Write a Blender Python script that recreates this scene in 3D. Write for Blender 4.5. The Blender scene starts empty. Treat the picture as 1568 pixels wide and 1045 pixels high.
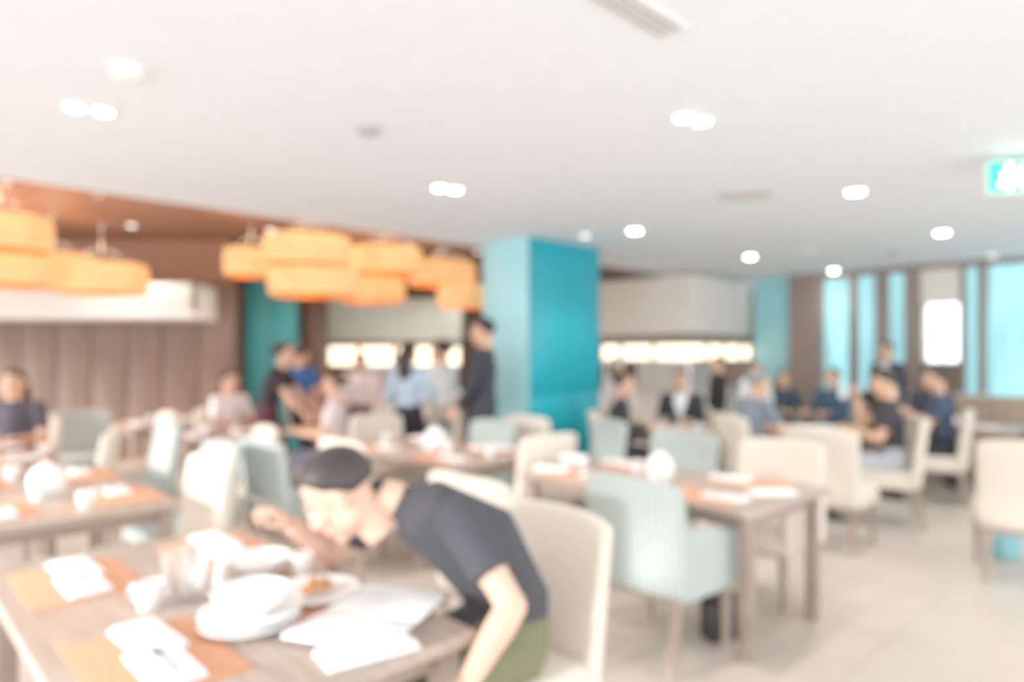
import bpy, bmesh, math
import numpy as np
from mathutils import Vector, Matrix

DOF = True
sc = bpy.context.scene
sc.view_settings.view_transform = 'Standard'
sc.view_settings.exposure = 0.52
sc.view_settings.gamma = 1.25
TH = math.radians(44)
U = Vector((math.cos(TH), math.sin(TH), 0)); V = Vector((-math.sin(TH), math.cos(TH), 0))
Z = Vector((0, 0, 1))
E0 = Vector((-3.45, 4.6, 0))

# ------------------------------------------------------------------ materials
def lin(h):
    h = h.lstrip('#'); o = []
    for i in (0, 2, 4):
        c = int(h[i:i+2], 16)/255
        o.append(c/12.92 if c <= .04045 else ((c+.055)/1.055)**2.4)
    return (*o, 1)
MATS = {}
def mat(name, hx, rough=.6, es=0, ehx=None, var=.06, scale=8, stretch=(1,1,1), metal=0, trans=0, stripes=None, bump=0, spec=.5, sss=0):
    if name in MATS: return MATS[name]
    m = bpy.data.materials.new(name); m.use_nodes = True
    nt = m.node_tree; b = nt.nodes['Principled BSDF']
    c = lin(hx)
    b.inputs['Roughness'].default_value = rough
    b.inputs['Metallic'].default_value = metal
    b.inputs['Specular IOR Level'].default_value = spec
    b.inputs['Transmission Weight'].default_value = trans
    tc = nt.nodes.new('ShaderNodeTexCoord'); mp = nt.nodes.new('ShaderNodeMapping')
    nt.links.new(tc.outputs['Object'], mp.inputs['Vector']); mp.inputs['Scale'].default_value = stretch
    nz = nt.nodes.new('ShaderNodeTexNoise'); nz.inputs['Scale'].default_value = scale; nz.inputs['Detail'].default_value = 4
    nt.links.new(mp.outputs['Vector'], nz.inputs['Vector'])
    rp = nt.nodes.new('ShaderNodeValToRGB')
    rp.color_ramp.elements[0].position = .3; rp.color_ramp.elements[1].position = .7
    rp.color_ramp.elements[0].color = (*[max(0, v*(1-var*2)) for v in c[:3]], 1)
    rp.color_ramp.elements[1].color = (*[min(1, v*(1+var)) for v in c[:3]], 1)
    nt.links.new(nz.outputs['Fac'], rp.inputs['Fac'])
    out = rp.outputs['Color']
    if stripes:
        wv = nt.nodes.new('ShaderNodeTexWave'); wv.inputs['Scale'].default_value = stripes[1]; wv.bands_direction = stripes[2]
        wv.inputs['Distortion'].default_value = .3
        nt.links.new(tc.outputs['Object'], wv.inputs['Vector'])
        mx = nt.nodes.new('ShaderNodeMix'); mx.data_type = 'RGBA'
        nt.links.new(wv.outputs['Fac'], mx.inputs['Factor'])
        nt.links.new(out, mx.inputs['A']); mx.inputs['B'].default_value = lin(stripes[0])
        out = mx.outputs['Result']
    nt.links.new(out, b.inputs['Base Color'])
    if es:
        b.inputs['Emission Strength'].default_value = es
        if ehx: b.inputs['Emission Color'].default_value = lin(ehx)
        else: nt.links.new(out, b.inputs['Emission Color'])
    if bump:
        bp = nt.nodes.new('ShaderNodeBump'); bp.inputs['Strength'].default_value = bump; bp.inputs['Distance'].default_value = .01
        nt.links.new(nz.outputs['Fac'], bp.inputs['Height']); nt.links.new(bp.outputs['Normal'], b.inputs['Normal'])
    MATS[name] = m
    return m

M_ceil = mat('ceiling_paint', '#EAF2F9', .9, var=.01)
M_bceil = mat('brown_ceiling', '#8E634C', .6, var=.05)
M_beige = mat('beige_fabric', '#E6DACA', .9, var=.04, scale=60, bump=.1)
M_blue = mat('blue_striped_fabric', '#B7C2BE', .9, var=.04, scale=40, stripes=('#A0AEAB', 9, 'X'))
M_leg = mat('chair_leg_wood', '#A08A7C', .5, var=.1, scale=6, stretch=(8,8,1))
M_table = mat('table_wood', '#AD998C', .30, var=.10, scale=3, stretch=(12,1.2,8))
M_tleg = mat('table_leg', '#988478', .5, var=.08)
M_orange = mat('orange_placemat', '#DC9770', .8, var=.10, scale=90)
M_white = mat('white_porcelain', '#F8F8F8', .25, var=.01)
M_cloth = mat('white_napkin', '#FAFAFA', .9, var=.02, bump=.2)
M_steel = mat('steel', '#C8C8C8', .25, metal=1, var=.03)
M_glass = mat('clear_glass', '#FFFFFF', .03, trans=.9, var=0)
M_teal = mat('teal_panel', '#009FB2', .35, var=.05, scale=2)
M_teal2 = mat('teal_wall', '#1C7C7E', .5, var=.05, scale=2)
M_teal_lit = mat('teal_panel_lit_side', '#A6EAF4', .4, var=.04, scale=2)  # lit left face of the columns: light painted in as a paler teal
M_cyangl = mat('cyan_curtain_daylight_glow', '#A2E0E8', .8, var=.14, scale=3, stretch=(3,3,.3), es=.50)  # emission stands in for daylight shining through the curtain
M_taupe = mat('taupe_paint', '#908078', .7, var=.04)
M_wood = mat('wood_wall_panel', '#7D6253', .6, var=.16, scale=2, stretch=(8,8,.6))
M_dkwood = mat('dark_wood', '#65493C', .6, var=.14, scale=2, stretch=(8,8,.6))
M_cream = mat('cream_panel', '#E8E4DA', .5, var=.03, scale=2)
M_creamg = mat('frosted_panel', '#BCC2B4', .5, var=.04, scale=2, es=.10)
M_strip = mat('food_warmer_glow', '#FFF2D8', .5, es=1.6, ehx='#FFE9C4')
M_lamp = mat('downlight_lens', '#FFFFFF', .5, es=24, ehx='#FFF2DC')
M_trim = mat('white_trim', '#EDEDED', .5, var=.02)
M_vent = mat('vent_grey', '#A8A8A8', .6)
M_shade = mat('orange_woven_shade', '#E8964A', .7, var=.30, scale=5, stretch=(1,1,2.5), es=.48, stripes=('#FFC98C', 7, 'Z'))
M_shadein = mat('shade_diffuser', '#FFD9A0', .6, es=1.0, ehx='#FFC080')
M_green = mat('exit_green', '#19C89B', .5, es=1.0)
M_signw = mat('exit_white', '#F2FFFF', .5, es=5)
M_black = mat('black_plastic', '#222226', .5)
M_food = mat('food', '#C98A50', .7, var=.3, scale=40)
M_water = mat('teal_bag', '#7FBFC6', .6)

# floor tile
mf = bpy.data.materials.new('floor_tile'); mf.use_nodes = True
nt = mf.node_tree; b = nt.nodes['Principled BSDF']; b.inputs['Roughness'].default_value = .3
tc = nt.nodes.new('ShaderNodeTexCoord'); br = nt.nodes.new('ShaderNodeTexBrick')
br.offset = 0; br.inputs['Scale'].default_value = 1; br.inputs['Brick Width'].default_value = .8; br.inputs['Row Height'].default_value = .8
br.inputs['Mortar Size'].default_value = .004
br.inputs['Color1'].default_value = lin('#DACDC0'); br.inputs['Color2'].default_value = lin('#D3C6B9'); br.inputs['Mortar'].default_value = lin('#BBAEA2')
nz = nt.nodes.new('ShaderNodeTexNoise'); nz.inputs['Scale'].default_value = 3; nz.inputs['Detail'].default_value = 6
mx = nt.nodes.new('ShaderNodeMix'); mx.data_type = 'RGBA'; mx.blend_type = 'MULTIPLY'; mx.inputs['Factor'].default_value = .15
nt.links.new(tc.outputs['Object'], br.inputs['Vector']); nt.links.new(tc.outputs['Object'], nz.inputs['Vector'])
nt.links.new(br.outputs['Color'], mx.inputs['A']); nt.links.new(nz.outputs['Fac'], mx.inputs['B'])
nt.links.new(mx.outputs['Result'], b.inputs['Base Color'])
M_floor = mf

# ------------------------------------------------------------------ mesh builder
class B:
    def __init__(s): s.v = []; s.f = []; s.m = []
    def add(s, vs, fs, mi=0):
        o = len(s.v); s.v += [tuple(v) for v in vs]
        for i, f in enumerate(fs):
            s.f.append(tuple(o+j for j in f)); s.m.append(mi if isinstance(mi, int) else mi[i])
    def bm(s, bm, mi=0):
        bm.verts.index_update()
        s.add([v.co[:] for v in bm.verts], [[v.index for v in f.verts] for f in bm.faces], mi); bm.free()
    def box(s, c, sz, mi=0, rot=0, bev=.0, seg=2, M=None):
        bm = bmesh.new(); bmesh.ops.create_cube(bm, size=1)
        bmesh.ops.scale(bm, vec=sz, verts=bm.verts)
        if bev: bmesh.ops.bevel(bm, geom=bm.edges[:], offset=bev, segments=seg, affect='EDGES', profile=.5)
        bmesh.ops.transform(bm, matrix=Matrix.Translation(c) @ Matrix.Rotation(rot, 4, 'Z') @ (M or Matrix()), verts=bm.verts)
        s.bm(bm, mi)
    def ell(s, c, r, mi=0, R=None, n=14):
        bm = bmesh.new(); bmesh.ops.create_uvsphere(bm, u_segments=n, v_segments=max(6, n//2+1), radius=1)
        bmesh.ops.scale(bm, vec=r if hasattr(r, '__len__') else (r, r, r), verts=bm.verts)
        M = Matrix.Translation(c)
        if R is not None: M = M @ R.to_4x4()
        bmesh.ops.transform(bm, matrix=M, verts=bm.verts); s.bm(bm, mi)
    def lathe(s, prof, c=(0,0,0), mi=0, n=28):
        vs = []; fs = []
        for r, z in prof:
            for i in range(n):
                a = 2*math.pi*i/n; vs.append((c[0]+r*math.cos(a), c[1]+r*math.sin(a), c[2]+z))
        for k in range(len(prof)-1):
            for i in range(n):
                j = (i+1) % n; fs.append((k*n+i, k*n+j, (k+1)*n+j, (k+1)*n+i))
        fs.append(tuple(range(n))[::-1]); fs.append(tuple((len(prof)-1)*n+i for i in range(n)))
        s.add(vs, fs, mi)
    def tube(s, pts, ra, rb=None, mi=0, lat=None, n=12):
        pts = [Vector(p) for p in pts]; rb = rb or ra; vs = []; fs = []
        for k, p in enumerate(pts):
            t = (pts[min(k+1, len(pts)-1)] - pts[max(k-1, 0)]).normalized()
            ref = Vector(lat) if lat is not None else (Vector((0,0,1)) if abs(t.z) < .8 else Vector((1,0,0)))
            l = (ref - t*ref.dot(t)).normalized(); q = t.cross(l)
            for i in range(n):
                a = 2*math.pi*i/n; vs.append(p + l*(ra[k]*math.cos(a)) + q*(rb[k]*math.sin(a)))
        for k in range(len(pts)-1):
            for i in range(n):
                j = (i+1) % n; fs.append((k*n+i, k*n+j, (k+1)*n+j, (k+1)*n+i))
        fs.append(tuple(range(n))[::-1]); fs.append(tuple((len(pts)-1)*n+i for i in range(n)))
        s.add(vs, fs, mi)
    def mesh(s, name, mats, smooth=True):
        me = bpy.data.meshes.new(name); me.from_pydata(s.v, [], s.f)
        for m in mats: me.materials.append(m)
        me.polygons.foreach_set('material_index', s.m)
        me.polygons.foreach_set('use_smooth', [smooth]*len(s.f))
        me.update(); 
        return me
def fixn(me, ang=40):
    bm = bmesh.new(); bm.from_mesh(me); bmesh.ops.recalc_face_normals(bm, faces=bm.faces)
    for e in bm.edges:
        if len(e.link_faces) == 2 and e.calc_face_angle(0) > math.radians(ang): e.smooth = False
    bm.to_mesh(me); bm.free(); return me
def obj(name, me, loc=(0,0,0), rot=0, scale=None):
    o = bpy.data.objects.new(name, me); sc.collection.objects.link(o)
    o.location = loc; o.rotation_euler = (0, 0, rot)
    if scale: o.scale = scale
    return o
def bake(b, mods, name='tmp', mats=()):
    me = b.mesh(name, mats); o = bpy.data.objects.new('tmp', me); sc.collection.objects.link(o)
    for typ, kw in mods:
        m = o.modifiers.new('m', typ)
        for k, v in kw.items(): setattr(m, k, v)
    dg = bpy.context.evaluated_depsgraph_get(); ev = o.evaluated_get(dg)
    r = bpy.data.meshes.new_from_object(ev); bpy.data.objects.remove(o)
    return r
def remesh(b, vox, sm=4):
    return bake(b, [('REMESH', dict(mode='VOXEL', voxel_size=vox, use_smooth_shade=True)), ('SMOOTH', dict(iterations=sm, factor=.5))])
def arr(me):
    v = np.empty(len(me.vertices)*3); me.vertices.foreach_get('co', v); v = v.reshape(-1, 3)
    f = [tuple(p.vertices) for p in me.polygons]
    return v, f
def box_obj(name, c, sz, m, rot=0, bev=.0):
    b = B(); b.box((0,0,0), sz, 0, 0, bev); return obj(name, fixn(b.mesh(name, [m])), c, rot)
def uv(u, v, z=0): return E0 + U*u + V*v + Z*z

# ------------------------------------------------------------------ room shell
box_obj('floor', uv(2.5, -.5, -.05), (20, 20, .1), M_floor, TH)
box_obj('ceiling', uv(1.8, -4.5, 2.86), (15.6, 9, .32), M_ceil, TH)
box_obj('ceiling_raised', uv(3, 5.0, 3.06), (18, 10, .08), M_bceil, TH)
box_obj('wall_back', (-1, 12.4, 1.5), (17, .15, 3.0), M_dkwood)
def panelled(name, x0, x1, y, z0, z1, m, step=.45, th=.12):
    b = B(); n = max(1, round((x1-x0)/step)); w = (x1-x0)/n
    b.box(((x0+x1)/2, y+th/2+.015, (z0+z1)/2), (x1-x0, th, z1-z0), 0)
    for i in range(n): b.box((x0+w*(i+.5), y+.01, (z0+z1)/2), (w-.018, .03, z1-z0-.02), 0, bev=.005)
    return obj(name, fixn(b.mesh(name, [m])))
panelled('wall_left', -9.2, -3.62, 8.9, 0, 3.0, M_wood)
box_obj('wall_left_soffit', (-6.41, 8.84, 2.72), (5.58, .10, .56), M_bceil)
panelled('wall_teal', -3.6, -2.9, 9.2, 0, 2.62, M_teal2, .35)
box_obj('wall_teal_soffit', (-3.25, 9.26, 2.81), (.70, .12, .38), M_bceil)
# canopy in front of the wood wall
b = B(); b.box((0,0,0), (5.4,.62,.07), 0, bev=.01); b.box((0,-.28,.21), (5.4,.06,.36), 0, bev=.01); b.box((2.67,0,.21), (.06,.62,.36), 0, bev=.01)
b.box((0,-.315,.02), (5.4,.012,.05), 1)
obj('wall_canopy', fixn(b.mesh('wall_canopy', [M_cream, M_trim])), (-6.50, 8.50, 1.98))
box_obj('trim_column', (-2.82, 9.75, 1.5), (.30, .35, 3.0), M_dkwood, 0, .01)

# right wall with windows
def wallR(name, s0, s1, z0, z1, m, off=0., th=.15):
    return box_obj(name, uv(9.47+off, -1.71-(s0+s1)/2, (z0+z1)/2), (th, abs(s1-s0), z1-z0), m, TH)
wallR('wall_right', 0, 7, 0, .98, M_wood)
wallR('trim_1', 0, 7, .98, 1.02, M_trim, -.04, .2)
wallR('wall_right_lintel', 0, 7, 2.62, 2.7, M_taupe)
bays = [(0,.37,'w'),(.37,.474,'p'),(.474,.711,'w'),(.711,.876,'p'),(.876,1.077,'w'),(1.077,1.27,'p'),(1.27,1.72,'o'),(1.72,1.76,'p'),(1.76,1.9,'w'),(1.9,1.98,'p'),(1.98,3.3,'w'),(3.3,3.4,'p'),(3.4,4.7,'w'),(4.7,4.8,'p'),(4.8,6.9,'w')]
wn = 1
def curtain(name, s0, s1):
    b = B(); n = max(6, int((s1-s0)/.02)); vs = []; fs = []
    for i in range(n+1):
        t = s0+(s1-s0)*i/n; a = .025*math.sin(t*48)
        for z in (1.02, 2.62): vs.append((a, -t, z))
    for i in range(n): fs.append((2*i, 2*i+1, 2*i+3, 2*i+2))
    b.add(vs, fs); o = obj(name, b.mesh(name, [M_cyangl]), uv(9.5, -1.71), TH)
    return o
for s0, s1, k in bays:
    if k == 'p': wallR('trim_%d' % (wn+1), s0, s1, 1.02, 2.62, M_taupe, -.02); wn += 1
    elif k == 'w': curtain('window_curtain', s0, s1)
    else:
        wallR('wall_right_infill', s0, s1, 1.02, 1.40, M_wood); wallR('wall_right_infill', s0, s1, 2.18, 2.62, M_cream)
        b = B()
        for (yy, zz, sy, sz) in ((0,.0,.45,.03),(0,.78,.45,.03),(-.21,.39,.03,.78),(.21,.39,.03,.78),(0,.39,.012,.78)): b.box((0,yy,zz), (.06,sy,sz), 0)
        obj('window_1', b.mesh('window_1', [M_trim]), uv(9.47, -1.71-1.495, 1.41), TH)
wallR('wall_right_pier', -.46, 0, 0, 2.7, M_taupe, .0, .3)
box_obj('baseboard_right', uv(9.38, -5.2, .05), (.03, 7, .1), M_taupe, TH)

# columns
def column(name, corner, su, sv, mu, mv, z=2.7, detail=True):
    b = B(); c = Vector(corner)+U*su/2+V*sv/2
    b.box((0,0,z/2), (su, sv, z), 0)
    if detail:
        b.box((0, -sv/2-.008, z*.7), (su-.03, .016, z*.56), 0, bev=.005)
        b.box((-su*.16, -sv/2-.008, z*.205), (su*.62, .016, z*.39), 0, bev=.005)
        b.box((su*.32, -sv/2-.008, z*.205), (su*.30, .016, z*.39), 0, bev=.005)
        b.box((su*.0, -sv/2-.016, 1.62), (su*.6, .012, .015), 0); b.box((su*.33, -sv/2-.02, 1.0), (.015, .03, .2), 2)
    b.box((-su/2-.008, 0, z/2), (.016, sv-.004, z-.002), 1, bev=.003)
    return obj(name, fixn(b.mesh(name, [mu, mv, M_steel])), c, TH)
column('structural_column', (.17, 6.85, 0), 1.12, .68, M_teal, M_teal_lit)
column('structural_column', (4.25, 10.3, 0), .46, .62, M_teal, M_teal_lit, detail=False)

# ------------------------------------------------------------------ kitchen
def kitchen(name, c, su, sv, rot, zb, zt, mcan, strip=(1.45,1.66)):
    b = B()
    b.box((0,0,(zb+zt)/2), (su, sv, zt-zb), 1, bev=.01)
    n = int(su/.45)
    for i in range(1, n): b.box((-su/2+su*i/n, -sv/2-.003, (zb+zt)/2), (.012,.01,zt-zb-.04), 2)
    m2 = int(sv/.45)
    for i in range(1, m2): b.box((-su/2-.003, -sv/2+sv*i/m2, (zb+zt)/2), (.01,.012,zt-zb-.04), 2)
    b.box((0,0,.45), (su, sv, .9), 0, bev=.01)
    b.box((0,0,.92), (su+.1, sv+.1, .04), 2, bev=.008)
    b.box((0,0,(zb+strip[1])/2), (su*.96, sv*.96, zb-strip[1]), 4)
    b.box((0,0,(strip[0]+strip[1])/2), (su*.93, sv*.93, strip[1]-strip[0]), 3)
    for sx in (-.25,.02,.3): b.box((su*sx, -sv*.468, (strip[0]+strip[1])/2), (.07,.02,strip[1]-strip[0]), 4)
    for sy in (-.1,.25): b.box((-su*.468, sv*sy, (strip[0]+strip[1])/2), (.02,.07,strip[1]-strip[0]), 4)
    b.box((0,0,strip[0]-.02), (su*.97, sv*.97, .03), 5)
    b.box((0,0,(.94+strip[0])/2), (su*.5, sv*.5, strip[0]-.94), 0)
    for sx in (-1,1):
        for sy in (-1,1): b.box((sx*su*.44, sy*sv*.44, (.94+strip[0])/2), (.05,.05,strip[0]-.94), 5)
    nn = max(3, int(su/.35))
    for i in range(nn):
        x = -su/2+su*(i+.5)/nn
        b.lathe([(.02,0),(.11,.02),(.13,.07),(.12,.08),(.02,.08)], (x, -sv*.36, .94), 2 if i % 2 else 5, 16)
    return obj(name, fixn(b.mesh(name, [M_cream, mcan, M_trim, M_strip, M_taupe, M_steel])), c, rot)
hc = Vector((2.53, 9.6, 0)) + U*.95 + V*.85
kitchen('buffet_counter', hc, 1.9, 1.7, TH, 1.82, 2.66, M_cream)
kitchen('buffet_counter', (-1.85, 11.0, 0), 2.1, .95, 0, 1.74, 2.38, M_creamg, (1.36, 1.64))

# ------------------------------------------------------------------ ceiling fittings
def downlight_mesh(n):
    b = B(); xs = (-.07, .07) if n == 2 else (0,)
    if n == 2: b.box((0,0,-.004), (.27,.135,.008), 0, bev=.003)
    for x in xs:
        b.lathe([(.045,-.006),(.062,-.006),(.062,-.013),(.050,-.016),(.045,-.012)], (x,0,0), 0, 24)
        b.lathe([(.001,-.012),(.046,-.012),(.040,-.018),(.001,-.020)], (x,0,0), 1, 24)
    return fixn(b.mesh('downlight', [M_trim, M_lamp]))
dl1, dl2 = downlight_mesh(1), downlight_mesh(2)
lights = [(.91,3.43,2),(-.46,4.86,2),(1.17,6.5,1),(2.86,8.2,1),(2.49,4.95,1),(4.16,6.6,1),(4.5,9.55,1),(-2.04,3.29,2)]
for x, y, n in lights:
    obj('added_fill_downlight', dl2 if n == 2 else dl1, (x, y, 2.7), math.radians(30) if n == 2 else TH, (.85,.95,1) if n == 2 else (1.25,1.25,1))
M_lampd = mat('downlight_dim', '#FFF8EE', .5, es=2.2)
dld = dl1.copy(); dld.materials[1] = M_lampd
for x, y in ((.72,6.75),(5.7,8.1)): obj('added_fill_downlight', dld, (x, y, 2.7), TH)
b = B(); b.lathe([(.001,0),(.06,0),(.06,-.02),(.045,-.035),(.02,-.042),(.001,-.044)], mi=0)
sd = fixn(b.mesh('smoke_detector', [M_vent])); sd2 = sd.copy(); sd2.materials[0] = M_trim
obj('smoke_detector', sd, (-.755,3.6,2.7)); obj('smoke_detector', sd2, (3.33,7.68,2.7)); obj('smoke_detector', sd, (4.4,7.9,2.7))
b = B(); b.lathe([(.001,0),(.085,0),(.085,-.03),(.07,-.055),(.035,-.07),(.001,-.072)], mi=0)
obj('ceiling_dome_speaker', fixn(b.mesh('dome', [M_trim])), (-1.60,2.85,2.7), 0, (.8,.8,.8))
b = B(); b.lathe([(.05,0),(.2,0),(.2,-.012),(.15,-.02),(.12,-.008),(.09,-.02),(.06,-.008),(.001,-.02)], mi=0)
obj('round_air_diffuser', fixn(b.mesh('diff', [mat('diffuser_grey','#D2D2D2',.6)])), (1.73,5.07,2.7))
b = B(); b.box((0,0,-.004), (1.4,.13,.008), 0)
for i in range(3): b.box((0,-.036+.036*i,-.010), (1.36,.014,.006), 1)
obj('linear_air_diffuser', fixn(b.mesh('lin', [M_trim, M_vent])), Vector((.6,2.53,2.7))-U*.7, TH)
# exit sign
b = B(); b.box((0,0,0), (.46,.05,.20), 0, bev=.008); b.box((0,-.026,0), (.44,.006,.18), 1)
b.ell((-.105,-.032,.058), (.018,.004,.018), 2)
for p0, p1, r in (((-.11,-.032,.035),(-.125,-.032,-.015),.018),((-.125,-.032,-.015),(-.09,-.032,-.04),.012),((-.09,-.032,-.04),(-.11,-.032,-.075),.010),((-.125,-.032,-.02),(-.16,-.032,-.05),.011),((-.108,-.032,.03),(-.075,-.032,.005),.008),((-.11,-.032,.03),(-.15,-.032,.01),.008)):
    b.tube([p0,p1],[r,r],[.004,.004],2,lat=(1,0,0),n=8)
b.box((-.02,-.031,0),(.03,.006,.14),2)
b.box((.12,-.031,0),(.12,.006,.035),2); b.add([(.10,-.034,.07),(.10,-.034,-.07),(.19,-.034,0)],[(0,1,2)],2)
b.box((-.15,0,.11),(.012,.012,.08),0); b.box((.15,0,.11),(.012,.012,.08),0)
obj('exit_sign', fixn(b.mesh('exit', [M_trim, M_green, M_signw])), (3.05,4.05,2.56), math.radians(-8))
# pendants
pend = [(-3.85,6.4,2.22,.8),(-4.35,5.9,2.24,.8),(-4.1,5.45,2.48,.75),(-2.08,7.2,2.27,.95),(-2.75,7.2,2.48,.55),(-2.02,6.75,2.53,.85),(-1.4,7.6,2.55,.8),(-.88,8.6,2.53,.85),(-.62,8.4,2.23,.6),(-4.9,7.3,2.44,.8),(-1.75,8.6,2.32,.8),(-5.0,6.6,2.62,.7)]
for x, y, z, d in pend:
    r = d/2; h = .27; b = B()
    prof = [(r*.93,-h/2)]
    n = 9
    for i in range(n+1):
        t = i/n; rr = r*(.95+.05*math.sin(math.pi*t)); zz = -h/2+h*t
        prof += [(rr+.006, zz), (rr-.004, min(h/2, zz+h/n*.5))]
    prof += [(r*.93, h/2), (r*.90, h/2), (r*.90, -h/2), (r*.93, -h/2)]
    b.lathe(prof[:-1], mi=0, n=40)
    b.lathe([(.001,-h/2+.03),(r*.9,-h/2+.03),(r*.9,-h/2+.04),(.001,-h/2+.04)], mi=1, n=32)
    for a in (0, 2.09, 4.19): b.tube([(0,0,h/2+.16),(r*.9*math.cos(a),r*.9*math.sin(a),h/2-.01)],[.004]*2,mi=2,n=6)
    b.tube([(0,0,h/2+.15),(0,0,3.0-z)],[.006]*2,mi=2,n=6); b.lathe([(.05,3.02-z-.03),(.05,3.02-z)],mi=2,n=16)
    me = b.mesh('pendant', [M_shade, M_shadein, M_steel])
    o = obj('drum_pendant_lamp', me, (x, y, z))
    L = bpy.data.lights.new('pendant_bulb', 'POINT'); L.energy = 4; L.color = (1,.80,.56); L.shadow_soft_size = .12
    lo = bpy.data.objects.new('bulb', L); sc.collection.objects.link(lo); lo.parent = o; lo.location = (0,0,h/2+.06)

# ------------------------------------------------------------------ furniture templates
def slab(w, z0, z1, y, th, curve, tilt, nx=10, nz=6, side=False, topdrop=0):
    bm = bmesh.new(); bmesh.ops.create_cube(bm, size=1)
    bmesh.ops.subdivide_edges(bm, edges=[e for e in bm.edges if abs((e.verts[0].co-e.verts[1].co).x) > .5], cuts=nx-1)
    bmesh.ops.subdivide_edges(bm, edges=[e for e in bm.edges if abs((e.verts[0].co-e.verts[1].co).z) > .5], cuts=nz-1)
    for v in bm.verts:
        x, yy, zz = v.co; t = zz+.5
        X = x*w*(1+.04*t); Y = y + yy*th*(1-.3*t) + curve*(2*x)**2 - tilt*t
        ZZ = z0+(z1-z0)*t - topdrop*(2*x)**4*t
        v.co = (X, Y, ZZ)
    return bm
def make_chair(arms, fabric, w=.54, high=.95):
    b = B(); b.bm(slab(w, .36, high, -.24, .085, .05, .07, topdrop=.03), 0)
    b.box((0,.02,.385), (w-.02,.48,.09), 0, bev=.02)
    b.box((0,.03,.445), (w-(.12 if arms else .03),.46,.075), 0, bev=.03, seg=3)
    if arms:
        for s in (-1,1):
            bm = bmesh.new(); bmesh.ops.create_cube(bm, size=1)
            bmesh.ops.subdivide_edges(bm, edges=bm.edges[:], cuts=3, use_grid_fill=True)
            for v in bm.verts:
                x, y, zz = v.co; t = .5-y
                top = .64+.05*t**2
                v.co = (s*(w/2-.01)+x*.07, .01+y*.50, .35+(zz+.5)*(top-.35))
            b.bm(bm, 0)
    up = bake(b, [('BEVEL', dict(width=.022, segments=3, limit_method='ANGLE', angle_limit=.9))])
    v, f = arr(up); b2 = B(); b2.add(v, f, 0)
    for sx in (-1,1):
        for sy, yy in ((1,.21),(-1,-.22)):
            x = sx*(w/2-.045); dy = 0 if sy > 0 else -.05
            b2.tube([(x,yy,.36),(x,yy+dy,0)], [.030,.020], mi=1, lat=(1,1,0), n=4)
    b2.box((0,.21,.335),(w-.1,.02,.04),1); b2.box((0,-.2,.335),(w-.1,.02,.04),1)
    return fixn(b2.mesh('chair', [fabric, M_leg]), 50)
CH = {'beige': make_chair(False, M_beige), 'beigearm': make_chair(True, M_beige), 'blue': make_chair(True, M_blue, .56, .91), 'bluep': make_chair(False, M_blue, .54, .93)}
def chair(kind, x, y, deg):
    return obj('dining_armchair' if kind in ('blue','beigearm') else 'dining_chair', CH[kind], (x, y, 0), math.radians(deg-90))
def make_table(su, sv):
    b = B(); b.box((0,0,.73), (su, sv, .04), 0, bev=.012, seg=3)
    b.box((0,0,.68), (su-.14, sv-.14, .07), 1)
    for sx in (-1,1):
        for sy in (-1,1): b.box((sx*(su/2-.07), sy*(sv/2-.07), .355), (.065,.065,.71), 1, bev=.006)
    return fixn(b.mesh('table', [M_table, M_tleg]))
T16 = make_table(.92, 1.6); T9 = make_table(.85, .85)
def tw(name, mats, fn):
    b = B(); fn(b); return fixn(b.mesh(name, mats))
ME_mat = tw('placemat', [M_orange], lambda b: b.box((0,0,.002), (.32,.45,.004), 0, bev=.001))
def f_nap(b):
    b.box((0,0,.005), (.12,.24,.010), 0, bev=.004); b.box((.004,0,.013), (.105,.235,.008), 0, bev=.003)
ME_nap = tw('napkin', [M_cloth], f_nap)
ME_plate = tw('plate', [M_white], lambda b: b.lathe([(.001,0),(.07,0),(.075,.004),(.115,.016),(.135,.020),(.135,.024),(.112,.020),(.072,.009),(.001,.008)], n=36))
ME_bowl = tw('bowl', [M_white], lambda b: b.lathe([(.001,0),(.04,0),(.045,.008),(.085,.035),(.105,.068),(.101,.07),(.08,.040),(.04,.014),(.001,.012)], n=36))
def f_food(b):
    for i in range(14):
        a = i*2.4; r = .045*math.sqrt(i/14); b.ell((r*math.cos(a), r*math.sin(a), .022+.006*(i % 3)), (.016,.012,.010), 0, n=8)
ME_food = tw('food', [M_food], f_food)
ME_glass = tw('glass', [M_glass], lambda b: b.lathe([(.001,0),(.030,0),(.032,.004),(.038,.13),(.0365,.13),(.030,.012),(.001,.010)], n=28))
def f_cup(b):
    b.lathe([(.001,0),(.027,0),(.034,.02),(.041,.075),(.039,.076),(.032,.02),(.001,.006)], n=28)
    b.tube([(.038,0,.062),(.062,0,.06),(.066,0,.038),(.052,0,.022),(.034,0,.024)], [.005]*5, n=8)
ME_cup = tw('cup', [M_white], f_cup)
def f_pot(b):
    b.lathe([(.001,0),(.06,0),(.075,.02),(.085,.07),(.078,.12),(.05,.15),(.048,.155),(.03,.168),(.012,.172),(.012,.185),(.001,.19)], n=28)
    b.tube([(.075,0,.06),(.12,0,.09),(.14,0,.135)], [.018,.012,.009], n=10)
    b.tube([(-.07,0,.12),(-.12,0,.125),(-.13,0,.08),(-.08,0,.045)], [.007]*4, n=8)
ME_pot = tw('teapot', [M_white], f_pot)
def f_fork(b):
    b.tube([(0,-.09,.003),(0,.03,.003)], [.005,.003], [.002,.0015], 0, lat=(1,0,0), n=8); b.box((0,.045,.004), (.022,.03,.002), 0)
    for i in range(4): b.box((-.009+.006*i,.075,.004), (.003,.035,.002), 0)
ME_fork = tw('fork', [M_steel], f_fork)
def f_shaker(b):
    b.lathe([(.001,0),(.022,0),(.024,.01),(.018,.06),(.019,.065),(.016,.08),(.001,.086)], n=20)
ME_shaker = tw('shaker', [M_white], f_shaker)
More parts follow.
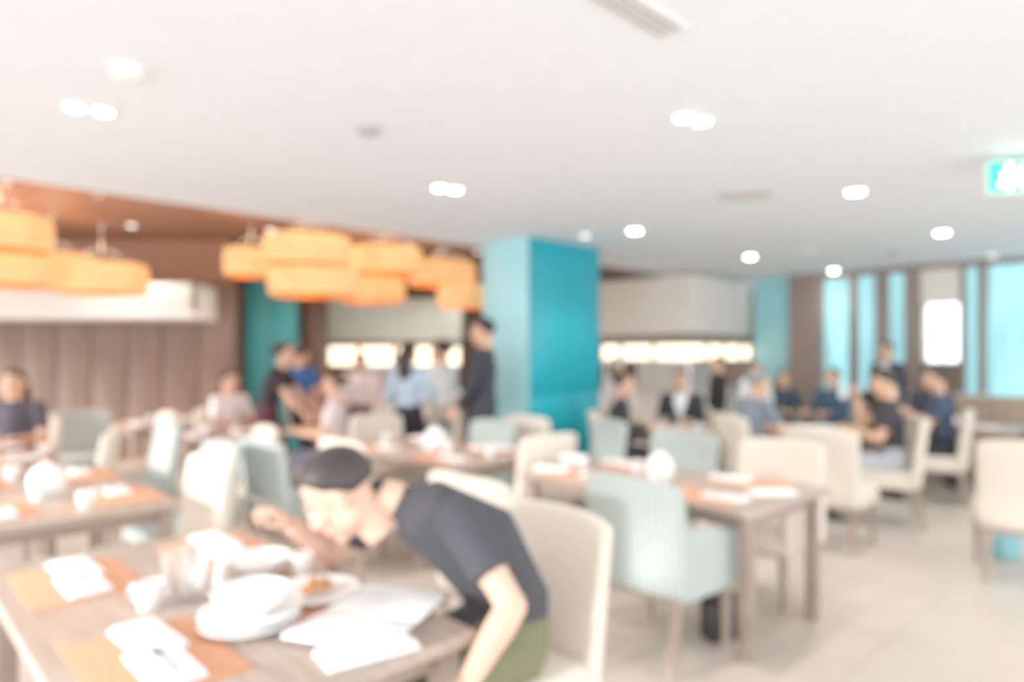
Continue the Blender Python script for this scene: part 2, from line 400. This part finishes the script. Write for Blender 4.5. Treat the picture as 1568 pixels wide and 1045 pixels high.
def f_book(b):
    for s in (-1,1):
        b.box((s*.105,0,.010), (.205,.29,.012), 0, bev=.002, M=Matrix.Rotation(-s*.04,4,'Y'))
    b.box((0,0,.003), (.43,.30,.004), 1)
ME_menu = tw('menu', [M_cloth, M_taupe], f_book)

class Tbl:
    def __init__(s, cx, cy, kind='16', deg=44):
        s.c = Vector((cx,cy,0)); s.a = math.radians(deg)
        s.u = Vector((math.cos(s.a),math.sin(s.a),0)); s.v = Vector((-math.sin(s.a),math.cos(s.a),0))
        s.o = obj('dining_table', T16 if kind == '16' else T9, s.c, s.a)
    def at(s, me, name, u, v, rot=0, z=0):
        return obj(name, me, s.c + s.u*u + s.v*v + Z*(.75+z), s.a+rot)
    def setting(s, side, v, plate=True, cup=True):
        u = side*.27
        s.at(ME_mat, 'placemat', u, v)
        s.at(ME_nap, 'folded_napkin', u, v+.13*side, z=.0045); s.at(ME_fork, 'fork', u, v+.13*side, 0, z=.0225)
        if plate: s.at(ME_plate, 'dinner_plate', u, v-.05*side, z=.0045)
        if cup: s.at(ME_cup, 'coffee_cup', u-side*.20, v-.17*side, .6)

# near table
t1 = Tbl(-.977, 2.126)
def r1(uu, vv): return (.46-uu, vv-.8)
for uu, vv in ((.70,1.22),(.70,.42),(.22,1.24)):
    u, v = r1(uu, vv); t1.at(ME_mat, 'placemat', u, v); t1.at(ME_nap, 'folded_napkin', u+.0, v-.08, .0, .0045); t1.at(ME_fork, 'fork', u, v-.08, 0, .0225)
    t1.at(ME_nap, 'folded_napkin', u+.02, v+.12, .05, .0045)
u, v = r1(.22,.50); t1.at(ME_mat, 'placemat', u, v); t1.at(ME_plate, 'dinner_plate', u+.02, v+.04, 0, .0045); t1.at(ME_food, 'food_serving', u+.02, v+.04, 0, .008)
t1.at(ME_menu, 'open_menu', *r1(.18,.26), .5, .0045)
t1.at(ME_nap, 'folded_napkin', *r1(.30,.085), 1.4)
t1.at(ME_glass, 'drinking_glass', *r1(.47,.80)); t1.at(ME_glass, 'drinking_glass', *r1(.50,.90)); t1.at(ME_glass, 'drinking_glass', *r1(.42,.93))
t1.at(ME_cup, 'coffee_cup', *r1(.60,.80), 2.2); t1.at(ME_shaker, 'salt_shaker', *r1(.38,.83))
bx = r1(.44,.46)
t1.at(ME_plate, 'dinner_plate', *bx); t1.at(ME_plate, 'dinner_plate', *bx, 0, .0245); t1.at(ME_bowl, 'soup_bowl', *bx, 0, .034)
t1.at(ME_cup, 'coffee_cup', *r1(.13,.76), 1); t1.at(ME_bowl, 'soup_bowl', *r1(.24,.86), 0)

# table 2 (right centre)
R2 = Vector((1.15,3.25,0)); c2 = R2+U*.46+V*.8; t2 = Tbl(c2.x, c2.y)
for side in (-1,1):
    for v in (-.42,.42): t2.setting(side, v, plate=False, cup=(v > 0))
t2.at(ME_pot, 'teapot', -.08, -.02, .7); t2.at(ME_nap, 'folded_napkin', -.25, .70, .3); t2.at(ME_nap, 'folded_napkin', .05, -.65, .9); t2.at(ME_bowl, 'soup_bowl', -.06, .68)
# table 3
t3 = Tbl(-.62, 5.5)
for side in (-1,1):
    for v in (-.42,.42): t3.setting(side, v, plate=(side > 0))
t3.at(ME_pot, 'teapot', 0, 0, 2.)
# left tables
t4 = Tbl(-2.58, 3.77)
for side in (-1,1):
    for v in (-.42,.42): t4.setting(side, v, plate=False)
t4.at(ME_glass, 'drinking_glass', 0, .1); t4.at(ME_glass, 'drinking_glass', .08, 0.02); t4.at(ME_pot, 'teapot', -.02, -.16, 1)
t5 = Tbl(-4.0, 5.0)
for side in (-1,1):
    for v in (-.42,.42): t5.setting(side, v)
t6 = Tbl(2.88, 6.78, '9')
t6.setting(-1, 0); t6.setting(1, 0); t6.at(ME_bowl, 'soup_bowl', 0, -.31); t6.at(ME_cup, 'coffee_cup', .15, .36)
t7 = Tbl(-2.75, 6.45, '9')
t7.setting(-1, 0); t7.setting(1, 0); t7.at(ME_bowl, 'soup_bowl', 0, .31)
t8 = Tbl(1.68, 6.85, '9')
t8.setting(-1, 0); t8.setting(1, 0); t8.at(ME_glass, 'drinking_glass', 0, .3)
t10 = Tbl(5.0, 7.35, '9'); t10.setting(-1,0); t10.at(ME_cup, 'coffee_cup', .1, .25)
t11 = Tbl(-3.9, 7.6, '9'); t11.setting(-1,0); t11.at(ME_bowl,'soup_bowl',.15,-.25)

# chairs
A = 44
cr = Vector((-.09,1.87,0))
p = cr+U*.33+V*.29; chair('beige', p.x, p.y, A+180)
chair('beige', -.02, 3.38, A)
chair('blue', .78, 3.52, A-2)
p = R2+U*1.02+V*.45; chair('beigearm', p.x, p.y, A+180)
p = R2+U*1.05+V*1.2; chair('bluep', p.x+.03, p.y+.1, A+180)
chair('beige', 2.55, 5.42, A)
chair('beige', 3.47, 4.66, 62)
for k, x, y, d in (('beige',.08,5.0,134),('bluep',-.36,5.88,A+180),('bluep',.62,5.95,200),('beige',.32,6.5,A),('beige',-1.1,6.25,A-90),
                   ('beige',-2.15,5.2,A+170),('bluep',-1.58,4.95,A+5),('bluep',-2.12,4.35,A+180),('beige',-1.86,3.60,A+180),
                   ('beige',-3.25,5.0,205),('bluep',-3.1,5.6,A+180),('beige',-3.55,6.5,A+180),('bluep',-4.4,6.95,-60),
                   ('bluep',5.45,6.35,120),('beige',-.95,4.75,A)):
    chair(k, x, y, d)

# banquette along the right wall
b = B(); b.box((0,0,.22),(.5,4.2,.36),0,bev=.03); b.box((0,0,.43),(.52,4.2,.10),0,bev=.04,seg=3); b.box((.2,0,.72),(.12,4.2,.56),0,bev=.04,seg=3)
b.box((0,0,.03),(.44,4.1,.06),1)
for i in range(5): b.box((.135,-1.6+.8*i,.74),(.012,.02,.46),1)
obj('banquette_bench', fixn(b.mesh('banq',[mat('tan_leather','#B89F8A',.6), M_tleg])), uv(9.05,-4.6), TH)
b = B(); b.box((0,0,.11),(.28,.12,.22),0,bev=.03,seg=3); b.tube([(-.08,0,.21),(-.06,0,.32),(.06,0,.32),(.08,0,.21)],[.008]*4,mi=0,n=8)
obj('handbag', fixn(b.mesh('bag',[M_water])), (3.66,5.05,0), .4, (.8,.8,.8))
b = B(); b.box((0,0,.15),(.30,.14,.30),0,bev=.04,seg=3); b.tube([(-.06,-.0,.29),(-.04,0,.35),(.04,0,.35),(.06,0,.29)],[.008]*4,mi=0,n=8)
obj('backpack', fixn(b.mesh('bp',[M_black])), (1.12,3.62,0), .4, (.8,.9,.75))

# ------------------------------------------------------------------ people
def head_templates():
    b = B()
    b.ell((0,-.012,.032),(.074,.093,.082)); b.ell((0,.022,-.03),(.056,.066,.078)); b.ell((0,.058,-.092),(.024,.018,.018))
    for s in (-1,1):
        b.ell((s*.045,.0,-.055),(.022,.045,.035)); b.ell((s*.040,.058,-.02),(.022,.02,.02))
        b.ell((s*.078,-.008,-.005),(.010,.020,.030)); b.ell((s*.028,.078,.026),(.024,.012,.008))
        b.ell((s*.012,.092,-.030),(.010,.010,.008))
    b.tube([(0,.078,.022),(0,.092,-.005),(0,.100,-.026),(0,.086,-.036)],[.009,.011,.013,.010])
    b.ell((0,.083,-.058),(.024,.010,.006)); b.ell((0,.081,-.068),(.020,.010,.007))
    b.tube([(0,-.02,-.03),(0,-.032,-.15)],[.052,.054])
    me = remesh(b, .0055, 2); v, f = arr(me)
    mi = []
    for ff in f:
        c = v[list(ff)].mean(0)
        mi.append(8 if (abs(c[0]) < .024 and c[1] > .082 and -.074 < c[2] < -.053) else 0)
    parts = [(v, f, mi)]
    e = B()
    for s in (-1,1):
        e.ell((s*.030,.074,.006),(.014,.012,.009),6,n=12); e.ell((s*.030,.0835,.006),(.0055,.004,.0055),7,n=8)
        e.tube([(s*.014,.090,.030),(s*.032,.090,.035),(s*.050,.078,.030)],[.003,.004,.002],mi=4,n=6)
    parts.append((np.array(e.v), e.f, e.m))
    hairs = {}
    for st in ('short','long','bun','chef'):
        h = B(); bm = bmesh.new(); bmesh.ops.create_uvsphere(bm, u_segments=40, v_segments=28, radius=1)
        for q in bm.verts:
            d = q.co.copy()
            low = -.62 if d.y < -.35 else (-.62+(d.y+.35)/.6*.62 if d.y < .25 else min(.52, (d.y-.25)*1.2))
            if st in ('long','bun') and d.y < .3: low -= .15
            e_ = max(0, min(1, (d.z-low)/.14))
            k = .90+(1.085-.90)*e_ + e_*.010*math.sin(d.x*23)*math.sin(d.y*19)
            q.co = Vector((d.x*.076*k, -.012+d.y*.095*k, .035+d.z*.084*k))
        h.bm(bm, 4)
        if st == 'long':
            h.tube([(0,-.075,.05),(0,-.105,-.04),(0,-.115,-.14),(0,-.10,-.24),(0,-.10,-.33)],[.06,.085,.085,.07,.03],[.03,.035,.035,.03,.015],4,lat=(1,0,0))
        if st == 'bun': h.ell((0,-.125,.045),(.038,.034,.038),4)
        if st == 'chef':
            h.lathe([(.001,.05),(.082,.05),(.084,.10),(.10,.13),(.105,.17),(.08,.20),(.001,.205)],(0,-.012,0),6,20)
        hairs[st] = (np.array(h.v), h.f, h.m)
    return parts, hairs
HEAD, HAIR = head_templates()
def hand_template(curl, side, vox=.0042):
    b = B()
    b.tube([(0,-.03,0),(0,0,0),(0,.035,0),(0,.082,0),(0,.094,-.002)],[.022,.026,.036,.042,.034],[.019,.017,.014,.012,.008],lat=(1,0,0))
    for x, L, a in ((.032,.070,.06),(.0105,.080,.01),(-.0115,.073,-.05),(-.032,.057,-.12)):
        p = Vector((x*side,.080,-.001)); pts = [p.copy()]; ang = .12+curl*.35
        d0 = Vector((math.sin(a)*side, math.cos(a), 0))
        for k, fr in enumerate((.45,.31,.24)):
            p = p + (d0*math.cos(ang) + Vector((0,0,-1))*math.sin(ang))*L*fr; pts.append(p.copy()); ang += .25+curl*.75
        b.tube(pts,[.0092,.0085,.0076,.006],n=10)
        for q, r in zip(pts,(.0095,.0086,.0077,.0062)): b.ell(q, r, n=8)
    pts = [Vector((.020*side,.018,-.006)),Vector((.046*side,.045,-.014-.008*curl)),Vector((.056*side,.074,-.020-.016*curl)),Vector((.054*side,.098,-.026-.022*curl))]
    b.tube(pts,[.015,.0115,.0098,.0072],n=10)
    for q, r in zip(pts,(.014,.0115,.0098,.0074)): b.ell(q, r, n=8)
    return arr(remesh(b, vox, 1))
HANDS = {(c, s): hand_template(c, s) for c in (.35, 1.0) for s in (-1, 1)}
def ik(a, c, l1, l2, pole):
    d = c-a; D = d.length; mx = (l1+l2)*.995
    if D > mx: c = a+d*(mx/D); d = c-a; D = mx
    D = max(D, abs(l1-l2)+.02)
    n = d.normalized(); x = (l1*l1-l2*l2+D*D)/(2*D); h = math.sqrt(max(0, l1*l1-x*x))
    pl = (pole-n*pole.dot(n)).normalized()
    return a+n*x+pl*h, c
def skin(h='#E3B394'):
    return mat('skin_'+h[1:], h, .55, var=.05, scale=12)
def human(name, x, y, deg, H=1.7, pose='stand', lean=0., tilt=0., lw=None, rw=None, shirt='#EEEEEE', pants='#2A2A30', hair='#231A16', sk='#E2B091',
          style='short', sleeve='long', head_pitch=0., head_yaw=0., inner=None, female=False, fat=1., grip=(False,False), custom=None, vox=.013, legs=None, foot=.12):
    S = H/1.7; a = math.radians(deg)
    F = Vector((math.cos(a), math.sin(a), 0)); Lv = Vector((-math.sin(a), math.cos(a), 0)); O = Vector((x, y, 0))
    W = lambda f, l, z: O+F*f+Lv*l+Z*z
    sit = pose == 'sit'
    P = W(0,0,.565 if sit else .92*S)
    def sp(ang): return (Z*math.cos(ang)+F*math.sin(ang)+Lv*math.sin(tilt)).normalized()
    waist = P+sp(lean*.5)*.17*S; chest = waist+sp(lean)*.18*S; neck = chest+sp(lean*1.1)*.155*S
    upd = sp(lean*1.1)
    hw = (.165 if female else .185)*S
    if custom: 
        waist, chest, neck = [Vector(q) for q in custom['spine']]; upd = (neck-chest).normalized(); latS = Vector(custom['lat']).normalized()
    else: latS = Lv
    lat = latS
    shL = neck-upd*.045*S+lat*hw; shR = neck-upd*.045*S-lat*hw
    if sit: lt, rt = lw or (.32,.14,.80), rw or (.32,-.14,.80)
    else: lt, rt = lw or (.06,.27*S,.80*S), rw or (.06,-.27*S,.80*S)
    lt, rt = [q if isinstance(q, Vector) else W(*q) for q in (lt, rt)]
    ua, fa = .275*S, .25*S
    elL, wrL = ik(shL, lt, ua, fa, -F*.7-Z*.9+lat*.5); elR, wrR = ik(shR, rt, ua, fa, -F*.7-Z*.9-lat*.5)
    if custom and 'elL' in custom: elL = Vector(custom['elL']); wrL = lt
    hipL = P+Lv*.09*S-Z*.02; hipR = P-Lv*.09*S-Z*.02
    if sit:
        knL = W(.42*S,.12,.52); knR = W(.42*S,-.12,.52); anL = W(.38*S,.13,.085); anR = W(.42*S,-.13,.085)
    else:
        anL = W(foot,.09*S,.085); anR = W(-foot,-.09*S,.085)
        knL, anL = ik(hipL, anL, .43*S, .42*S, F); knR, anR = ik(hipR, anR, .43*S, .42*S, F)
    b = B(); q = fat
    hipw = (.158 if female else .15)*S*q; wst = (.120 if female else .138)*S*q; cw = (.150 if female else .172)*S*q
    b.tube([P-Z*.09*S, P, waist, chest, neck-upd*.05*S, neck+upd*.0*S],
           [hipw*.85, hipw, wst, cw, cw*.95, .07*S], [.10*S*q,.118*S*q,.098*S*q,.115*S*q,.085*S*q,.055*S], lat=lat, n=20)
    hd = (upd*.6+Z*.4).normalized() if not custom else Vector(custom['neckdir']).normalized()
    hc = neck+hd*.155*S + F*.012
    if custom and 'head' in custom: hc = Vector(custom['head'])
    b.tube([neck-upd*.05*S, neck+hd*.08*S],[.062*S,.052*S]); 
    for sh, el, wr in ((shL,elL,wrL),(shR,elR,wrR)):
        b.ell(sh, .062*S*q)
        b.tube([neck-upd*.04*S, sh],[.06*S,.058*S])
        m = sh.lerp(el,.64)
        if sleeve == 'short':
            b.tube([sh,m],[.060*S*q,.058*S*q]); b.tube([sh,el],[.050*S,.040*S]); b.ell(el,.041*S); b.tube([el,el.lerp(wr,.3),wr],[.041*S,.041*S,.027*S])
        else:
            b.tube([sh,el],[.060*S*q,.049*S]); b.ell(el,.049*S); b.tube([el,el.lerp(wr,.3),wr.lerp(el,.08)],[.049*S,.047*S,.036*S]); b.tube([el,wr],[.03*S,.026*S])
    for hp, kn, an in ((hipL,knL,anL),(hipR,knR,anR)):
        b.ell(hp,.088*S); b.tube([hp,hp.lerp(kn,.4),kn],[.090*S*q,.082*S*q,.062*S]); b.ell(kn,.062*S)
        b.tube([kn,kn.lerp(an,.3),an],[.062*S,.060*S,.042*S])
        fz = Vector((an.x,an.y,.045))
        b.tube([fz-F*.06*S, fz-Z*.0, fz+F*.10*S-Z*.012, fz+F*.175*S-Z*.020],[.032,.042,.042,.026],[.036,.045,.032,.018],lat=Lv)
    me = remesh(b, vox, 3); v, f = arr(me)
    fc = np.array([v[list(ff)].mean(0) for ff in f]) if len(f) else np.zeros((0,3))
    seg = [('t',P+upd*.06,waist,.11,.10),('t',waist,chest,.11,.13),('t',chest,neck-upd*.03,.13,.08),('p',P-Z*.05,P+upd*.03,.13,.13),('n',neck+hd*.03,neck+hd*.2,.06,.06)]
    for sh,el,wr in ((shL,elL,wrL),(shR,elR,wrR)):
        seg += [('t',sh,sh,.06,.06),('u',sh,el,.055,.045),('f',el,wr,.045,.03)]
    for hp,kn,an in ((hipL,knL,anL),(hipR,knR,anR)):
        seg += [('p',hp,kn,.09,.065),('p',kn,an,.065,.045),('s',Vector((an.x,an.y,.04))-F*.06,Vector((an.x,an.y,.03))+F*.17,.045,.045)]
    best = np.full(len(f), 1e9); lab = np.zeros(len(f), int); tt = np.zeros(len(f))
    for i,(l,A0,B0,r0,r1_) in enumerate(seg):
        A1 = np.array(A0); d = np.array(B0)-A1; dd = max(1e-9, d@d); t = np.clip(((fc-A1)@d)/dd,0,1)
        ds = np.linalg.norm(fc-(A1+t[:,None]*d),axis=1)-(r0+(r1_-r0)*t)
        k = ds < best; best[k] = ds[k]; lab[k] = i; tt[k] = t[k]
    mi = []
    nF, nl, nc = np.array(F), np.array(lat), np.array(chest)
    for i in range(len(f)):
        l = seg[lab[i]][0]; m = 1
        if l == 'p': m = 2
        elif l == 's': m = 3
        elif l == 'n': m = 0
        elif l == 'u': m = 1 if (sleeve == 'long' or tt[i] < .66) else 0
        elif l == 'f': m = (1 if tt[i] < .93 else 0) if sleeve == 'long' else 0
        if inner and l == 't':
            rel = fc[i]-nc; fw = rel@nF; la = abs(rel@nl); up = rel[2]
            if fw > .03 and la < .012+.28*max(0, up+.12) and la < .07: m = 5
        mi.append(m)
    out = B(); out.add(v.tolist(), f, mi)
    hf = (F*math.cos(head_pitch)-Z*math.sin(head_pitch)); hf = Matrix.Rotation(head_yaw,3,'Z') @ hf
    if custom and 'headfwd' in custom: hf = Vector(custom['headfwd']).normalized()
    rt_ = hf.cross(Z).normalized(); hu = rt_.cross(hf).normalized()
    R = np.array([list(rt_), list(hf), list(hu)]).T * S*(custom['hs'] if custom else 1.04)
    def put(vv, ff, mm): out.add((np.array(vv)@R.T+np.array(hc)).tolist(), ff, list(mm))
    for part in HEAD: put(*part)
    put(*HAIR[style])
    for (el,wr,s,g) in ((elL,wrL,-1,grip[0]),(elR,wrR,1,grip[1])):
        d = (wr-el).normalized()
        if custom and 'handdir' in custom and s == 1: d = Vector(custom['handdir']).normalized()
        inward = (-lat if s == -1 else lat)
        pn = inward if d.z < -.7 else -Z
        zax = -(pn-d*pn.dot(d)).normalized(); xax = d.cross(zax)
        Rh = np.array([list(xax), list(d), list(zax)]).T*S
        hv, hf2 = HANDS[(1.0 if g else .35, 1 if s == -1 else -1)]
        out.add((hv@Rh.T+np.array(wr)).tolist(), hf2, 0)
    mats = [skin(sk), mat('cloth_'+shirt[1:], shirt, .85, var=.05, scale=15), mat('cloth_'+pants[1:], pants, .85, var=.05, scale=15),
            mat('shoe_leather','#2B2422',.4), mat('hair_'+hair[1:], hair, .5, var=.2, scale=60), mat('cloth_'+(inner or '#F4F4F4')[1:], inner or '#F4F4F4', .85, var=.03),
            mat('eye_white','#EDEDED',.3), mat('eye_dark','#1C1512',.2), mat('lips','#B8685C',.5)]
    o = obj(name, out.mesh(name, mats), (0,0,0))
    o.data.transform(Matrix.Translation((-x,-y,0))); o.location = (x,y,0)
    return o, (elL,wrL,elR,wrR,hc)

def seated(name, x, y, deg, chairk='beige', **k):
    a = math.radians(deg)
    if chairk: chair(chairk, x+.07*math.cos(a), y+.07*math.sin(a), deg)
    return human(name, x, y, deg, pose='sit', **k)

# --- near man leaning over the plate (facing -U)
pm = cr+U*.33+V*.27
human('seated_man', pm.x, pm.y, A+180, H=1.80, pose='sit', shirt='#3B3C43', pants='#6E7050', hair='#33292A', sk='#E9BCA2', sleeve='short', vox=.009, fat=1.14,
      rw=Vector((-.72,2.22,.95)), lw=Vector((-.115,1.75,.66)), grip=(False,True),
      custom=dict(spine=[(-.02,2.28,.70),(-.13,2.22,.90),(-.34,2.19,1.035)], lat=(.72,-.70,0), neckdir=(-.85,.05,.2),
                  head=(-.55,2.18,1.055), headfwd=(-.80,-.10,-.62), elL=(0.0,1.93,.79), handdir=(-.4,-.5,.55), hs=1.16))
b = B(); f_fork(b); fk = obj('fork', fixn(b.mesh('fork2',[M_steel])), (-.75,2.12,1.03)); fk.rotation_euler = (.5,.2,2.6)

# --- others
human('standing_man', -.27, 6.55, 168, H=1.86, shirt='#2C2F3A', pants='#30333C', inner='#F4F4F6', hair='#1E1815', lw=(.22,.18,1.0), rw=(.25,-.15,1.05))
human('standing_woman', -.72, 7.05, 150, H=1.66, female=True, shirt='#F4F2F2', pants='#B8B0A4', style='bun', lw=(.28,.12,1.02), rw=(.28,-.12,1.02))
human('standing_woman', -1.05, 6.95, 70, H=1.64, female=True, shirt='#BFDAF0', pants='#22242C', style='long', hair='#241B1B', lw=(.22,.22,.98), rw=(.26,-.2,1.0), fat=1.1)
human('standing_man', -1.80, 8.1, -80, H=1.53, shirt='#FAFAFC', pants='#55504E', lw=(.3,.15,.98), rw=(.3,-.15,.98))
human('standing_woman', -2.50, 6.95, 0, H=1.66, female=True, shirt='#2A2528', pants='#5A2F3A', sleeve='short', lean=.35, lw=(.50,.15,.86), rw=(.48,-.15,.86), style='bun')
human('standing_man', -2.40, 7.75, 60, H=1.62, shirt='#1F5C9E', pants='#2B3242', sleeve='short')
seated('seated_woman', -3.0, 7.25, -30, shirt='#FBFBFB', sleeve='short', female=True, style='bun', pants='#C8B8B0')
seated('seated_woman', -1.68, 6.45, 190, 'beige', shirt='#E2D2D4', sleeve='short', female=True, style='bun', hair='#5A4436', pants='#8890A8')
seated('seated_woman', -4.38, 6.05, -75, 'beige', H=1.78, shirt='#46424E', pants='#7C6A90', sleeve='short', female=True, style='long', hair='#1E1818', lean=.12)
seated('seated_man', 1.02, 6.75, -5, 'beige', shirt='#26262C', pants='#26262C', lean=.15)
seated('seated_man', 1.90, 7.62, -115, 'beige', shirt='#2A2C36', inner='#F8F8F8', pants='#26262C', lean=.1)
seated('seated_man', 2.24, 6.50, 14, 'beige', H=1.75, shirt='#76828E', pants='#4A4E58', sleeve='short', hair='#8A8A8C', lean=.2, lw=(.48,.14,.80), rw=(.45,-.14,.80))
o, j = seated('seated_man', 3.42, 6.12, 158, 'beige', H=1.78, shirt='#35323A', pants='#B8BCC4', sleeve='short', lean=.12, lw=(.36,.10,.84), rw=(.30,-.02,1.12), grip=(False,True), head_pitch=.2)
cp = j[3]; obj('coffee_cup', ME_cup, (cp.x-.10, cp.y+.03, cp.z-.01))
seated('seated_man', 4.42, 7.0, 150, 'beige', H=1.8, shirt='#3A4660', pants='#22242C', sleeve='short', lean=.1, lw=(.34,.08,.92), rw=(.34,-.08,.92))
seated('seated_man', 4.02, 8.55, -150, 'beige', H=1.70, shirt='#34506A', pants='#26262C')
seated('seated_woman', 3.55, 8.95, -90, 'beige', H=1.62, shirt='#2C3A48', pants='#26262C', female=True, style='long')
human('standing_man', 4.75, 8.65, 200, H=1.68, shirt='#2A3244', pants='#26262C', inner='#E8E8E8', fat=.92)
human('standing_man', 2.72, 9.0, 185, H=1.50, shirt='#2A2624', pants='#26262C', fat=.9)
human('chef', 1.42, 9.1, -100, H=1.42, shirt='#F3F0F0', pants='#D8D4D4', style='chef')
human('chef', 3.08, 8.65, -80, H=1.42, shirt='#F0F0F2', pants='#D0D0D4')
seated('seated_woman', 5.0, 8.15, -110, 'beige', shirt='#2E3440', pants='#26262C', female=True)

# ------------------------------------------------------------------ lights
w = bpy.data.worlds.new('World'); sc.world = w; w.use_nodes = True
bg = w.node_tree.nodes['Background']; bg.inputs[0].default_value = (.95,.97,1,1); bg.inputs[1].default_value = 2.3
S_ = bpy.data.lights.new('sun', 'SUN'); S_.energy = 6.0; S_.angle = math.radians(10); S_.color = (1,.97,.93)
so = bpy.data.objects.new('sun', S_); sc.collection.objects.link(so)
so.rotation_euler = Vector((1.0,.5,-.30)).to_track_quat('-Z','Y').to_euler()
def spot(x, y, z, e):
    L = bpy.data.lights.new('downlight_beam', 'SPOT'); L.energy = e; L.spot_size = 2.2; L.spot_blend = .8; L.color = (1,.96,.90); L.shadow_soft_size = .06
    o = bpy.data.objects.new('downlight_beam', L); sc.collection.objects.link(o); o.location = (x, y, z)
for x, y, n in lights:
    spot(x, y, 2.66, 48 if (x, y) != (4.5, 9.55) else 8)
for x, y in ((-1.4,9.3),(-2.9,8.2),(-.5,9.9),(-4.4,7.9)):  # added lamps with spots, put in to brighten the kitchen zone
    obj('added_fill_downlight', dld, (x, y, 3.02), 0); spot(x, y, 2.98, 55)

cam = bpy.data.cameras.new('Camera'); co = bpy.data.objects.new('Camera', cam); sc.collection.objects.link(co)
co.location = (0,0,1.5); co.rotation_euler = (math.radians(90),0,0)
cam.lens = 24; cam.sensor_width = 36; cam.shift_y = .01435; cam.clip_start = .05
if DOF:
    cam.dof.use_dof = True; cam.dof.focus_distance = .5; cam.dof.aperture_fstop = 2.4
sc.camera = co
